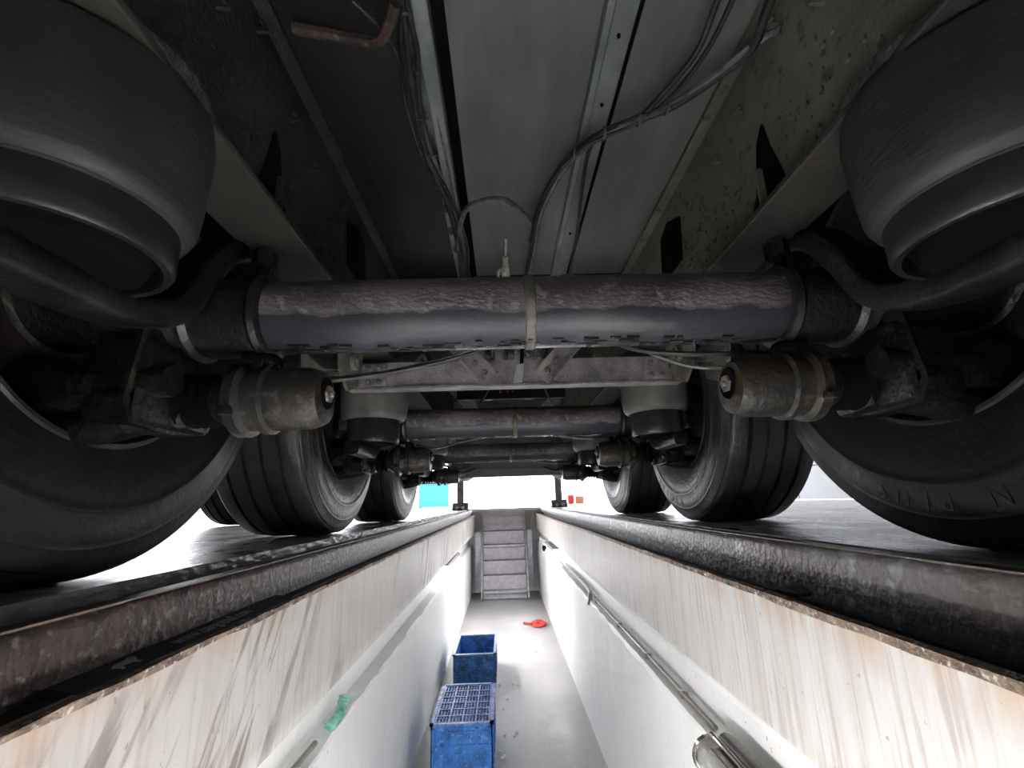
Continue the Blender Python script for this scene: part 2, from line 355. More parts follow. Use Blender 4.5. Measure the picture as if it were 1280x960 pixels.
# floor panels between the floor channels
for (a, b_, m, lb) in ((-.145, .165, 'floorpanel', 'smooth grey central floor panel'), (.245, .50, 'floorpanel', None), (-.50, -.225, 'floorpanel_dark', 'floor panel left of the centre, darkened with painted shade'), (.50, 1.25, 'floorpanel_dark', None), (-1.25, -.50, 'floorpanel_dark', None)):
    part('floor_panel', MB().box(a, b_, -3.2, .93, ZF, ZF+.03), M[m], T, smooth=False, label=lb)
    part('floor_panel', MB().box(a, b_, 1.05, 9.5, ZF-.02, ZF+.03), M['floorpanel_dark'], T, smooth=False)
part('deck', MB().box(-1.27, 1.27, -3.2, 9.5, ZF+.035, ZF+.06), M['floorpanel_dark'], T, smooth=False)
# channels: web and turned flanges, with a dark slot beside each
part('floor_channel', MB().box(-.205, -.172, -3.2, .93, ZF-.045, ZF+.02, bev=.004).box(-.225, -.205, -3.2, .93, ZF-.01, ZF+.02), M['channel'], T, smooth=False, label='pale left floor channel')
part('floor_slot', MB().box(-.172, -.145, -3.2, .93, ZF+.0, ZF+.05), M['black'], T, smooth=False)
c = part('floor_channel', MB().box(.165, .182, -3.2, .93, ZF-.03, ZF+.02, bev=.003).box(.182, .232, -3.2, .93, ZF-.012, ZF+.02, bev=.003), M['channel'], T, smooth=False)
for y in (-.35, -.22, -.12, .05, .3, .6):
    part('bolt', MB().cyl((.205, y, ZF-.018), (.205, y, ZF-.008), .004, 8), M['black'], c)
part('floor_slot', MB().box(.232, .247, -3.2, .93, ZF+.004, ZF+.05), M['black'], T, smooth=False)
part('floor_beam', MB().box(-.5, .5, .93, 1.05, ZF-.10, ZF+.03, bev=.006), M['floorpanel_dark'], T, smooth=False, label='dark transverse floor beam behind the first axle')
# main beams
for s in (-1, 1):
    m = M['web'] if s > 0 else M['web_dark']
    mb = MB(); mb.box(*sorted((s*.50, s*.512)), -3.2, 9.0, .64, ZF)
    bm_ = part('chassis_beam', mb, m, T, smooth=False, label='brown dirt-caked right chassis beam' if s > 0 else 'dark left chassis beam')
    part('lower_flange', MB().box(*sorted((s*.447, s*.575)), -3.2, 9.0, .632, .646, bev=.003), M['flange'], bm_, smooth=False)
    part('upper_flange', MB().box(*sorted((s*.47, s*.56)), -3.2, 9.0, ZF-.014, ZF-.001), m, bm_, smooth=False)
    # small weld studs and clips on the web
    for (y, z) in ((-.17, .99), (-.02, .93), (.10, .90), (.22, .84), (.30, .93), (-.28, .9)):
        part('clip', MB().beam((s*.5, y, z), (s*.485, y+.012, z+.014), .008, .008).beam((s*.487, y-.01, z+.012), (s*.487, y+.012, z+.014), .005, .005), m, bm_)
    mb = MB()
    for k in range(150):
        y = random.uniform(-.4, .6); z = random.uniform(.66, .84); q = random.uniform(.002, .005)
        mb.box(*sorted((s*.5, s*(.5-q))), y, y+q*2, z, z+q*2)
    mb.b.normal_update(); o = part('dirt_lump', mb, m, bm_); o['kind'] = 'stuff'
    # cut-out pockets (outrigger openings) and their brackets
    part('web_opening', MB().extrude([(-.12, .655), (-.105, .72), (-.085, .79), (-.075, .85), (-.05, .82), (-.02, .72), (.03, .655)], *sorted((s*.4935, s*.4995)), axis='X'), M['black'], bm_, smooth=False)
    part('outrigger', MB().box(*sorted((s*.478, s*.4935)), -.055, -.05, .66, .76), m, bm_, smooth=False)
    part('web_opening', MB().extrude([(.38, .80), (.36, .93), (.45, .97), (.52, .95), (.55, .8)], *sorted((s*.4935, s*.4995)), axis='X'), M['black'], bm_, smooth=False)

# ---- axle assemblies
def axle_tube(k, Y, Z):
    R = .071
    mb = MB(); mb.lathe([(-.80, R*.9), (-.53, R*.97), (-.50, R), (.50, R), (.53, R*.97), (.80, R*.9)], axis='X', seg=64)
    o = part('axle_tube', mb, M['axle' if k == 0 else 'axle_pale'], T, (0, Y, Z))
    st = part('strap', MB().lathe([(-.010, R+.0005), (-.008, R+.003), (.008, R+.003), (.010, R+.0005)], axis='X', seg=48), M['bracket'], o, (.004, 0, 0))
    rr = random.Random(k)
    mb = MB()
    for i in range(70):                        # drips and dirt crusts hanging under the tube
        x = rr.uniform(-.46, .46); a = rr.uniform(-1.95, -1.5); l = rr.uniform(.003, .014); q = rr.uniform(.001, .0022)
        mb.box(x-l, x+l, math.cos(a)*R-q*3, math.cos(a)*R+q*3, math.sin(a)*R-q, math.sin(a)*R+q)
    c = part('dirt_crust', mb, M['wetsteel'], o); c['kind'] = 'stuff'
    for s in (-1, 1):
        c = MB().lathe([(-.078, R*1.01), (-.072, .082), (-.062, .085), (-.052, .077), (.052, .077), (.062, .085), (.072, .082), (.078, R)], axis='X', seg=40)
        part('axle_seat', c, M['wetsteel'], T, (s*.570, Y, Z))
        part('clamp_bolt', MB().cyl((0, 0, .05), (0, 0, .135), .014, 10).cyl((0, 0, .115), (0, 0, .15), .024, 6), M['wetsteel'], T, (s*.535, Y+.01, Z))
    return o
def arm(k, s, Y):
    mb = MB()
    low = .318 if k else .385
    pts = [(s*.595, Y-.50, low), (s*.595, Y-.38, low+.002), (s*.60, Y-.24, low+.012), (s*.60, Y-.145, low+.05 if k == 0 else low+.09), (s*.60, Y-.085, .535), (s*.60, Y-.02, .615), (s*.60, Y+.06, .635), (s*.60, Y+.25, .60), (s*.60, Y+.52, .575), (s*.60, Y+.62, .57)]
    mb.tube(pts, .024, 16, n=8, sx=1.6 if k == 0 else 1.15, sz=1.0, flatup=(1, 0, 0))
    return part('trailing_arm', mb, M['arm'], T)
def air_spring(k, s, Y):
    # local z = 0 at the piston foot
    if k == 0: foot, bell, top, rb, rp = .405, .455, .645, .142, .122
    else: foot, bell, top, rb, rp = .343, .432, .66, .128, .098
    x = s*(.575 if k == 0 else .555); y = Y-.37
    prof = [(bell-foot+.012, rp*.9), (bell-foot, rp+.004), (bell-foot-.002, rb-.022), (bell-foot+.006, rb-.01), (bell-foot+.02, rb-.003), (bell-foot+.05, rb), (top-foot-.05, rb+.004), (top-foot-.02, rb), (top-foot-.008, rb-.02), (top-foot, rb-.045)]
    o = part('air_spring', MB().lathe(prof, axis='Z', seg=56), M['bag' if k == 0 else 'bag_pale'], T, (x, y, foot))
    part('piston', MB().lathe([(.03, .02), (.028, rp-.014), (.0, rp-.012), (.0, rp-.004), (.006, rp), (.03, rp), (bell-foot+.01, rp), (bell-foot+.02, rp-.01)], axis='Z', seg=48), M['piston'], o, (0, 0, .0))
    part('top_plate', MB().lathe([(top-foot-.004, rb-.01), (top-foot+.004, rb-.004), (top-foot+.012, rb-.004)], axis='Z', seg=40), M['web_dark'], o)
    part('recess_shade', MB().lathe([(-.004, .04), (-.004, rp-.03), (.028, rp-.016)], axis='Z', seg=32), M['black'], o)  # black disc painting the shade inside the hollow piston foot
    part('outrigger_plate', MB().box(*sorted((s*.50, s*.70)), y-.10, y+.10, top+.002, top+.016).box(*sorted((s*.512, s*.69)), y-.006, y+.006, top, ZF-.02), M['web_dark'], T, smooth=False)

def tire_profile():
    h = []
    # inner sidewall x negative -> outer x positive
    h += [(-.150, .286), (-.163, .292), (-.168, .305), (-.176, .33), (-.186, .36), (-.1925, .392), (-.1935, .405), (-.1955, .408), (-.1955, .413), (-.193, .416), (-.191, .44), (-.186, .465), (-.184, .468), (-.184, .474), (-.181, .477), (-.176, .496), (-.170, .508), (-.166, .5095), (-.163, .517), (-.154, .5245)]
    x = -.150; gr = (-.098, -.034, .034, .098)
    for g in gr: h += [(g-.007, .531-.06*g*g), (g-.005, .519), (g+.005, .519), (g+.007, .531-.06*g*g)]
    h += [(-a, b_) for a, b_ in h[:20][::-1]]
    return h
_cache = {}
def wheel_meshes(s):
    if s in _cache: return _cache[s]
    def S(p): return [(s*a, b_) for a, b_ in p]
    R0 = .286
    rim = MB().lathe(S([(-.166, .300), (-.170, .296), (-.170, .290), (-.160, .283), (-.145, .281), (-.12, .268), (.06, .262), (.10, .25), (.112, .225), (.115, .14), (.08, .135), (.08, .06), (.165, .06), (.17, .125), (.145, .135), (.145, .235), (.15, .281), (.165, .284), (.17, .295), (.165, .300)]), axis='X', seg=72)
    tire = MB().lathe(S(tire_profile()), axis='X', seg=112, closed=False)
    # open inside: delete the end caps
    fs = [f_ for f_ in tire.b.faces if len(f_.verts) > 6]; bmesh.ops.delete(tire.b, geom=fs, context='FACES_ONLY')
    fs = [f_ for f_ in rim.b.faces if len(f_.verts) > 6]; bmesh.ops.delete(rim.b, geom=fs, context='FACES_ONLY')
    disc = MB().lathe(S([(-.045, .10), (-.045, .21), (-.0, .21), (-.0, .10)]), axis='X', seg=56, closed=True)
    hub = MB().lathe(S([(-.14, .07), (-.13, .105), (-.05, .11), (-.045, .12), (.08, .12), (.10, .10), (.17, .09), (.2, .06)]), axis='X', seg=40)
    _cache[s] = (rim.mesh('wheel', M['rim']), (t0 := tire.mesh('tire', M['tire'])), disc.mesh('brake_disc', M['disc']), hub.mesh('hub', M['caliper']))
    return _cache[s]
def letters(word, s, r_, ang0, step, size):
    """raised rubber lettering that runs round the inner sidewall"""
    mb = MB()
    for i, ch in enumerate(word):
        cu = bpy.data.curves.new('t', 'FONT'); cu.body = ch; cu.size = size; cu.extrude = .0008; cu.align_x = 'CENTER'; cu.resolution_u = 2
        o = bpy.data.objects.new('t', cu); C.objects.link(o); bpy.context.view_layer.update()
        me = bpy.data.meshes.new_from_object(o.evaluated_get(bpy.context.evaluated_depsgraph_get()))
        a = ang0+i*step
        # text x -> tangent, y -> outward radial, seen from the axle side
        rad = Vector((0, math.cos(a), math.sin(a))); nrm = Vector((-s, 0, 0)); tan = rad.cross(nrm)
        n0 = len(mb.b.verts)
        mt = Matrix(((tan.x, rad.x, nrm.x, 0), (tan.y, rad.y, nrm.y, 0), (tan.z, rad.z, nrm.z, 0), (0, 0, 0, 1)))
        mt = Matrix.Translation(rad*r_+nrm*.1915) @ mt
        me.transform(mt); mb.b.from_mesh(me)
        bpy.data.objects.remove(o); bpy.data.curves.remove(cu); bpy.data.meshes.remove(me)
    return mb
WX = {(0, -1): -.955, (0, 1): .95}
pale_tires = {}
def wheel(k, s, Y):
    rim, tire, disc, hub = wheel_meshes(s)
    if k:
        if s not in pale_tires: pale_tires[s] = tire.copy(); pale_tires[s].materials[0] = M['tire_pale']
        tire = pale_tires[s]
    x = WX.get((k, s), s*.955)
    o = link('wheel', rim, T, (x, Y, .5295))
    if k == 0: o['label'] = 'nearest %s wheel' % ('left' if s < 0 else 'right')
    t = link('tire', tire, o)
    link('brake_disc', disc, o); link('hub', hub, o)
    return o
def chamber(k, s, Y):
    x0 = .388; z = .315; y = Y+.01
    X = lambda a: (s*a, y, z)
    R = .059
    pr = [(.0, .0), (.0, .030), (.003, .050), (.012, .054), (.028, R), (.095, R+.001), (.10, R+.008), (.112, R+.008), (.116, R), (.135, R+.002), (.142, R+.012), (.160, R+.012), (.166, R+.002), (.176, R-.004), (.19, .045), (.20, .04)]
    o = part('brake_chamber', MB().lathe([(s*a, r_) for a, r_ in pr], axis='X', seg=44), M['chamber'], T, X(x0))
    part('cage_bolt', MB().lathe([(s*-.006, .012), (s*-.006, .017), (s*.004, .018)], axis='X', seg=6).cyl((s*-.012, 0, 0), (s*.0, 0, 0), .006, 8), M['bolt'], o, (0, .002, .008))
    part('end_socket', MB().lathe([(s*-.001, .018), (s*-.002, .03), (s*.004, .034)], axis='X', seg=20), M['black'], o, (0, .0, .008))
    for a in (0.6, 3.6):
        c_, d_ = math.cos(a), math.sin(a)
        part('clamp_lug', MB().box(s*.151-.011, s*.151+.011, c_*.073-.009, c_*.073+.009, d_*.073-.008, d_*.073+.008, bev=.003), M['wetsteel'], o)
    b_ = MB().lathe([(s*(.20+i*.009), .052 if i % 2 else .036) for i in range(8)], axis='X', seg=28)
    part('rubber_boot', b_, M['black'], o)
    # two bent air nipples
    part('air_fitting', MB().tube([(s*.08, -.03, .045), (s*.08, -.035, .064), (s*.10, -.035, .074), (s*.15, -.03, .078)], .007, 8, n=5), M['black'], o)
    # caliper: housing, bridge, guide pins
    q = MB().box(*sorted((s*.265, s*.38)), -.10, .10, -.055, .10, bev=.022).box(*sorted((s*.36, s*.56)), -.09, .09, -.03, .06, bev=.02)
    q.cyl((s*.24, -.075, .02), (s*.40, -.075, .02), .028, 14).cyl((s*.24, .075, .02), (s*.40, .075, .02), .028, 14)
    q.lathe([(s*.255, .028), (s*.262, .034), (s*.275, .036)], origin=(0, -.0, -.02), axis='X', seg=18)
    part('caliper', q, M['caliper'], T, X(x0))
    q = MB().extrude([(-.12, -.02), (-.10, -.055), (0, -.062), (.10, -.05), (.12, .02), (.1, .12), (-.1, .12)], *sorted((s*.285, s*.30)), axis='X')
    part('caliper_carrier', q, M['caliper'], T, X(x0), smooth=False)
    # pad and lever casting that curves down towards the rim
    q = MB().tube([(s*.30, -.04, -.035), (s*.38, -.05, -.055), (s*.47, -.04, -.05), (s*.52, -.03, -.02)], .03, 12, n=5, sx=1.2)
    q.cyl((s*.285, -.085, -.01), (s*.33, -.085, -.01), .022, 16)
    part('lever_housing', q, M['caliper'], T, X(x0))
def hanger(k, s, Y):
    y = Y+.60
    q = MB(); x = s*.60
    for dx in (-.055, .055):
        q.extrude([(y-.10, .52), (y-.02, .47), (y+.06, .50), (y+.12, .64), (y+.14, .70), (y-.13, .70), (y-.12, .6)], x+dx-.005, x+dx+.005, axis='X')
    q.box(x-.055, x+.055, y+.11, y+.12, .56, .7)
    o = part('hanger_bracket', q, M['bracket'], T, smooth=False)
    part('pivot_bolt', MB().cyl((x-.075, y, .575), (x+.075, y, .575), .03, 14).cyl((x-.085, y, .575), (x+.085, y, .575), .017, 8), M['bracket'], o)
    # shock absorber from the hanger to the arm
    sh = MB().cyl((s*.70, y-.05, .62), (s*.70, Y+.28, .52), .032, 18).cyl((s*.70, Y+.30, .525), (s*.70, Y+.06, .46), .022, 14)
    part('shock_absorber', sh, M['wetsteel'], T)
def cross(k, Y):
    y = Y+.735; dz = .0
    z0, z1 = .513, .608
    q = MB().extrude([(y, z0), (y, z1), (y+.06, z1), (y+.06, z1-.007), (y+.007, z1-.007), (y+.007, z0+.007), (y+.06, z0+.007), (y+.06, z0)], -.60, .60, axis='X')
    q.box(-.60, .60, y-.006, y+.002, z0-.004, z0+.007, bev=.002)
    o = part('cross_member', q, M['cross'], T, smooth=False)
    for s in (-1, 1):
        e_ = part('end_plate', MB().box(*sorted((s*.46, s*.56)), y-.009, y, z0+.008, z1-.004, bev=.006), M['cross'], o)
        for dx in (.485, .523):
            for z in (z0+.024, z1-.024):
                part('bolt', MB().lathe([(-.016, .0), (-.014, .008), (-.008, .011), (0, .012)], axis='Y', seg=12), M['bolt'], o, (s*dx, y, z))
        # diagonal brace, a channel with two raised edges
        a = Vector((s*.088, y-.012, z0+.022)); b_ = Vector((s*.43, y-.0, .90)); d = (b_-a).normalized(); n = Vector((d.z, 0, -d.x))
        m_ = MB().beam(a, b_, .004, .062, up=(n))
        for e2 in (-1, 1): m_.beam(a+n*e2*.031+Vector((0, -.008, 0)), b_+n*e2*.031+Vector((0, -.008, 0)), .018, .006, up=n)
        br = part('brace', m_, M['cross'], T, smooth=False)
        for t in (.035, .085):
            p_ = a+d*t; part('bolt', MB().lathe([(-.012, .0), (-.010, .007), (-.004, .010), (0, .011)], axis='Y', seg=12), M['bolt'], br, tuple(p_+Vector((0, -.003, 0))))
        # short upright strut ahead of it
        part('strut', MB().beam((s*.035-.02, y+.30, .62), (s*.05-.02, y+.30, .86), .03, .022, up=(0, 1, 0)).beam((s*.035, y+.29, .62), (s*.05, y+.29, .86), .006, .05, up=(0, 1, 0)), M['cross'], T, smooth=False)
for k, (Y, Z) in enumerate(AX):
    axle_tube(k, Y, Z)
    for s in (-1, 1):
        arm(k, s, Y); air_spring(k, s, Y); wheel(k, s, Y); chamber(k, s, Y); hanger(k, s, Y)
    if k < 2: cross(k, Y)
# raised lettering on the inner sidewalls that face the pit
w1 = [o for o in T.children if o.name.startswith('wheel')]
def kid(k, s): return next(o for o in w1 if abs(o.location.y-AX[k][0]) < .01 and o.location.x*s > 0)
part('raised_lettering', letters('IN PLUS', 1, .425, math.radians(-108), math.radians(6.2), .050), M['tire'], kid(0, 1))['kind'] = 'stuff'
part('raised_lettering', letters('RADIAL', 1, .425, math.radians(-86), math.radians(7.5), .052), M['tire'], kid(1, 1))['kind'] = 'stuff'

# label plate and air equipment between the braces
part('label_plate', MB().extrude([(-.012, .520), (.020, .520), (.030, .590), (.004, .586)], .722, .728), M['whiteplate'], T, smooth=False, label='small white plate on the first cross member')
part('hose_bracket', MB().beam((.02, .73, .58), (.032, .72, .75), .014, .006, up=(0, 1, 0)), M['black'], T, smooth=False)
q = MB()
for z in (.70, .718): q.cyl((-.20, 1.12, z), (.22, 1.12, z+.004), .007, 8)
q.box(-.10, -.02, 1.10, 1.18, .72, .79, bev=.008).box(.05, .13, 1.10, 1.18, .73, .80, bev=.008).cyl((-.02, 1.1, .75), (.05, 1.1, .75), .028, 12).cyl((-.16, 1.12, .74), (-.12, 1.12, .80), .03, 12)
q.cyl((-.08, 1.06, .60), (-.08, 1.06, .80), .004, 6).cyl((.1, 1.06, .70), (.1, 1.06, .80), .005, 6)
part('air_valve', q, M['cablegrey'], T)
q = MB()
rr = random.Random(11)
for i in range(9):
    x = rr.uniform(-.2, .2); q.tube([(x, .95, .86), (x+rr.uniform(-.08, .08), .98, .78), (x+rr.uniform(-.1, .1), 1.05, .70+rr.uniform(0, .05)), (x+rr.uniform(-.12, .12), 1.2, .8)], .006, 6, n=6)
part('air_hose', q, M['cablegrey'], T)['kind'] = 'stuff'
part('hanging_hose', MB().tube([(-.11, 1.0, .62), (-.10, 1.05, .60), (-.12, 1.1, .57), (-.16, 1.2, .53), (-.14, 1.25, .6)], .004, 6, n=6), M['cable'], T)
part('hanging_hose', MB().tube([(.14, 1.0, .66), (.13, 1.05, .6), (.145, 1.1, .56), (.18, 1.2, .53)], .004, 6, n=6), M['cable'], T)
# dark rear board behind the second axle, with three small bolts
bd = part('spare_board', MB().box(-.30, .30, 1.62, 1.64, .66, .84, bev=.004), M['floorpanel_dark'], T, smooth=False)
for x in (-.06, -.02, .01): part('bolt', MB().cyl((x, 1.612, .70), (x, 1.62, .70), .006, 8), M['bolt'], bd)
# rusty valve brackets seen above the second axle
for s, x in ((-1, -.40), (1, .34)):
    q = MB().beam((x-.07, 1.0, .60), (x+.02, 1.0, .72), .022, .012).beam((x+.02, 1.0, .72), (x+.07, 1.02, .60), .022, .012).beam((x-.09, 1.0, .598), (x+.1, 1.02, .60), .05, .012)
    q.lathe([(-.03, .02), (-.03, .035), (.03, .035), (.03, .02)], origin=(x+.01, 1.03, .66), axis='Y', seg=18)
    part('height_valve', q, M['bracket'], T)

# cables under the floor
zc = 1.0
def cable(name, pts, r_=.006, m='cable', label=None):
    if pts[0][2] > .9: r_ *= 1.35
    return part(name, MB().tube(pts, r_, 8, n=7), M[m], T, label=label)
LB = [(-.215, -.60, 1.0), (-.22, -.215, 1.0), (-.232, -.123, 1.0), (-.243, -.01, 1.0), (-.239, .16, 1.0), (-.205, .358, 1.0), (-.189, .6, .99), (-.193, .842, .98)]
for i, (dx, dz, rr_) in enumerate(((0, 0, .007), (.012, .004, .005), (-.009, .006, .004), (.006, -.010, .005), (.018, -.004, .004))):
    cable('cable', [(x+dx*(1+.5*math.sin(j*1.7+i)), y, z+dz+.004*math.sin(j*2.1+i*2)) for j, (x, y, z) in enumerate(LB)], rr_, 'cable' if i != 1 else 'cablegrey')
for j in range(9):
    y = -.2+j*.12
    x = -.23+.04*max(0, (y-.1))/.7
    part('cable_tie', MB().lathe([(-.002, .016), (.002, .016)], origin=(x, y, 1.0), axis='Y', seg=12).box(x+.012, x+.022, y-.002, y+.002, .985, .99), M['cablegrey'], T)
cable('cable', [(-.195, -.106, 1.012), (-.19, .031, 1.005), (-.183, .312, 1.0), (-.186, .55, .995), (-.188, .8, .99)], .0035, 'cablegrey')
cable('cable', [(-.306, -.215, 1.0), (-.263, -.156, 1.0), (-.245, -.097, .995), (-.24, -.02, 1.0)], .003)
cable('cable_sleeve', [(-.44, -.15, 1.02), (-.33, -.145, 1.0), (-.275, -.148, .99), (-.245, -.185, .985), (-.225, -.22, .985)], .009, 'rail')
cable('cable', [(-.193, .62, .99), (-.191, .562, .985), (-.155, .393, .98), (-.102, .335, .975), (-.031, .33, .975), (.031, .41, .98), (.06, .49, .985), (.066, .60, .98)], .0065, 'cablegrey', 'looped corrugated cable between the two channels')
RB = [(.05, .95, .96), (.055, .78, .97), (.067, .587, .98), (.074, .405, .985), (.122, .212, .985), (.19, .109, .985), (.276, .053, .985)]
cable('cable', RB+[(.357, .009, .985), (.433, -.072, .985), (.47, -.134, .985), (.46, -.21, .99), (.44, -.4, 1.0)], .0075)
cable('cable', [(x+.012, y-.008, z-.004) for x, y, z in RB]+[(.357, .005, .985), (.43, -.08, .985), (.475, -.142, .985), (.52, -.18, .985), (.60, -.22, 1.0)], .0055, 'cablegrey')
cable('cable', [(x+.004, y+.012, z+.006) for x, y, z in RB]+[(.328, -.024, .99), (.362, -.118, .99), (.362, -.211, .995), (.35, -.4, 1.0)], .005)
cable('cable', [(x-.006, y+.004, z-.01) for x, y, z in RB]+[(.335, .005, .985), (.375, -.10, .985), (.385, -.211, .985), (.38, -.4, 1.0)], .004)
for x, y in ((.068, .56), (.118, .22), (.15, .155), (.215, .09), (.29, .05), (.345, .015)):
    part('cable_tie', MB().lathe([(-.003, .017), (.003, .017)], origin=(x, y, .985), axis='X' if x > .1 else 'Y', seg=12), M['cablegrey'], T)
cable('cable', [(.20, .09, .985), (.188, .157, .985), (.194, .283, .985), (.214, .503, .985), (.226, .714, .985), (.23, .9, .985)], .004, 'cable')
cable('cable', [(-.24, .86, .93), (-.17, .80, .955), (-.12, .79, .96), (-.06, .84, .94)], .005, 'cablegrey')
cable('cable', [(.13, .86, .93), (.18, .79, .955), (.24, .78, .955), (.30, .85, .94)], .005, 'cablegrey')
q = MB().cyl((-.027, .80, .90), (-.027, .66, .93), .016, 10).cyl((-.027, .66, .93), (-.027, .59, .945), .011, 8).cyl((-.027, .59, .945), (-.027, .50, .955), .005, 6)
q.tube([(-.055, .80, .90), (-.055, .69, .925), (-.048, .67, .93), (-.03, .66, .93)], .005, 8, n=5).box(-.04, -.012, .69, .71, .91, .93)
part('sensor', q, M['valve'], T, label='pale grey sensor rod standing behind the first axle')
# hoses that dip below the first axle
cable('brake_hose', [(-.50, .02, .34), (-.40, .05, .36), (-.28, .10, .39), (-.12, .14, .44), (.0, .16, .50)], .005)
cable('brake_hose', [(-.50, .04, .35), (-.40, .07, .37), (-.28, .12, .40), (-.12, .16, .455), (.0, .18, .52)], .004, 'cablegrey')
cable('brake_hose', [(-.46, -.02, .37), (-.50, .0, .36), (-.56, .05, .37)], .012)
cable('brake_hose', [(.16, .14, .48), (.25, .10, .425), (.36, .06, .40), (.48, .03, .39), (.56, .02, .38)], .006)
cable('brake_hose', [(.22, .16, .47), (.36, .10, .385), (.48, .05, .372)], .004, 'cablegrey')
for k in (1, 2):
    Y = AX[k][0]
    cable('brake_hose', [(.12, Y+.05, .43), (.25, Y, .40), (.36, Y-.03, .385), (.45, Y-.02, .40), (.55, Y, .40)], .007)
    cable('brake_hose', [(-.12, Y+.05, .42), (-.25, Y, .39), (-.36, Y-.03, .36), (-.45, Y-.02, .38)], .005)
# under-run / front frame board beyond the third axle
part('frame_board', MB().box(-.50, .50, 3.35, 3.37, .33, 1.03, bev=.006).box(-.42, .42, 3.33, 3.36, .395, .40), M['board'], T, smooth=False, label='flat grey board beyond the third axle')
for s in (-1, 1):
    t = part('air_tank', MB().lathe([(-.02, .02), (0, .06), (.03, .095), (.07, .11), (.75, .11), (.80, .09), (.84, .03)], origin=(s*.49+.04, 3.30, .44), axis='Y', seg=32), M['tank'], T)
    part('tank_strap', MB().lathe([(.14, .112), (.14, .115), (.18, .115), (.18, .112)], origin=(s*.49+.04, 3.30, .44), axis='Y', seg=32).box(s*.49+.02, s*.49+.06, 3.56, 3.60, .52, .66), M['bracket'], t)
    cable('air_hose', [(s*.30, 3.30, .40), (s*.42, 3.32, .37), (s*.52, 3.36, .42)], .008)
# landing legs
for s, x in ((-1, -.79), (1, .87)):
    l = part('landing_leg', MB().box(x-.055, x+.055, 7.145, 7.255, .12, .95, bev=.01).box(x-.04, x+.04, 7.16, 7.24, .06, .14), M['leg'], T, smooth=False, label='%s landing leg' % ('left' if s < 0 else 'right'))
    part('foot', MB().extrude([(7.08, .0), (7.32, .0), (7.34, .03), (7.27, .09), (7.25, .12), (7.15, .12), (7.13, .09), (7.06, .03)], x-.13, x+.13, axis='X'), M['leg'], l, smooth=False)
    part('foot_pin', MB().cyl((x-.05, 7.05, .04), (x-.05, 7.10, .04), .028, 12).cyl((x+.05, 7.05, .04), (x+.05, 7.10, .04), .028, 12), M['housing'], l)
part('leg_brace', MB().beam((.87, 7.2, .50), (1.15, 5.4, .62), .03, .03), M['leg'], T, smooth=False)
part('side_guard', MB().beam((1.15, 4.2, .50), (1.18, 6.6, .50), .03, .05), M['leg'], T, smooth=False)

# ------------------------------------------------------------------ stairs at the end of the pit
S = empty('pit_stairs', (-.09, 6.9, -1.385)); tag(S, 'grey steel stairs climbing out at the far end of the pit', 'stairs')
def sp(name, mb, m, lb=None):
    o = part(name, mb, m, S, smooth=False, label=lb)
    for v in o.data.vertices: v.co -= Vector((-.09, 6.9, -1.385))
    return o
lev = [-1.24, -1.03, -.82, -.58, -.37]
for i, z in enumerate(lev):
    y = 7.02+i*.11
    sp('tread', MB().box(-.42, .27, y-.06, y+.13, z-.016, z, bev=.003).box(-.42, .27, y-.062, y-.056, z-.03, z), M['stair'])
    sp('riser', MB().box(-.42, .27, y+.10, y+.108, z+.004, z+.19 if i < 4 else z+.10), M['stair'])
sp('riser', MB().box(-.42, .27, 7.06, 7.07, -1.37, -1.26), M['stair'])
sp('upper_panel', MB().box(-.43, .28, 7.60, 7.62, -.30, -.135), M['stair'])
sp('landing', MB().box(-.47, .32, 7.59, 7.75, -.13, -.02, bev=.004), M['stairtop'], 'pinkish top landing board')
for x in (-.44, .29):
    sp('stringer', MB().beam((x, 6.95, -1.36), (x, 7.62, -.14), .022, .13, up=(0, -.9, .45)), M['stair'])
sp('side_panel', MB().box(-.56, -.46, 7.3, 7.32, -1.3, -.36), M['stair']); sp('side_panel', MB().box(.315, .40, 7.3, 7.32, -1.3, -.36), M['stair'])

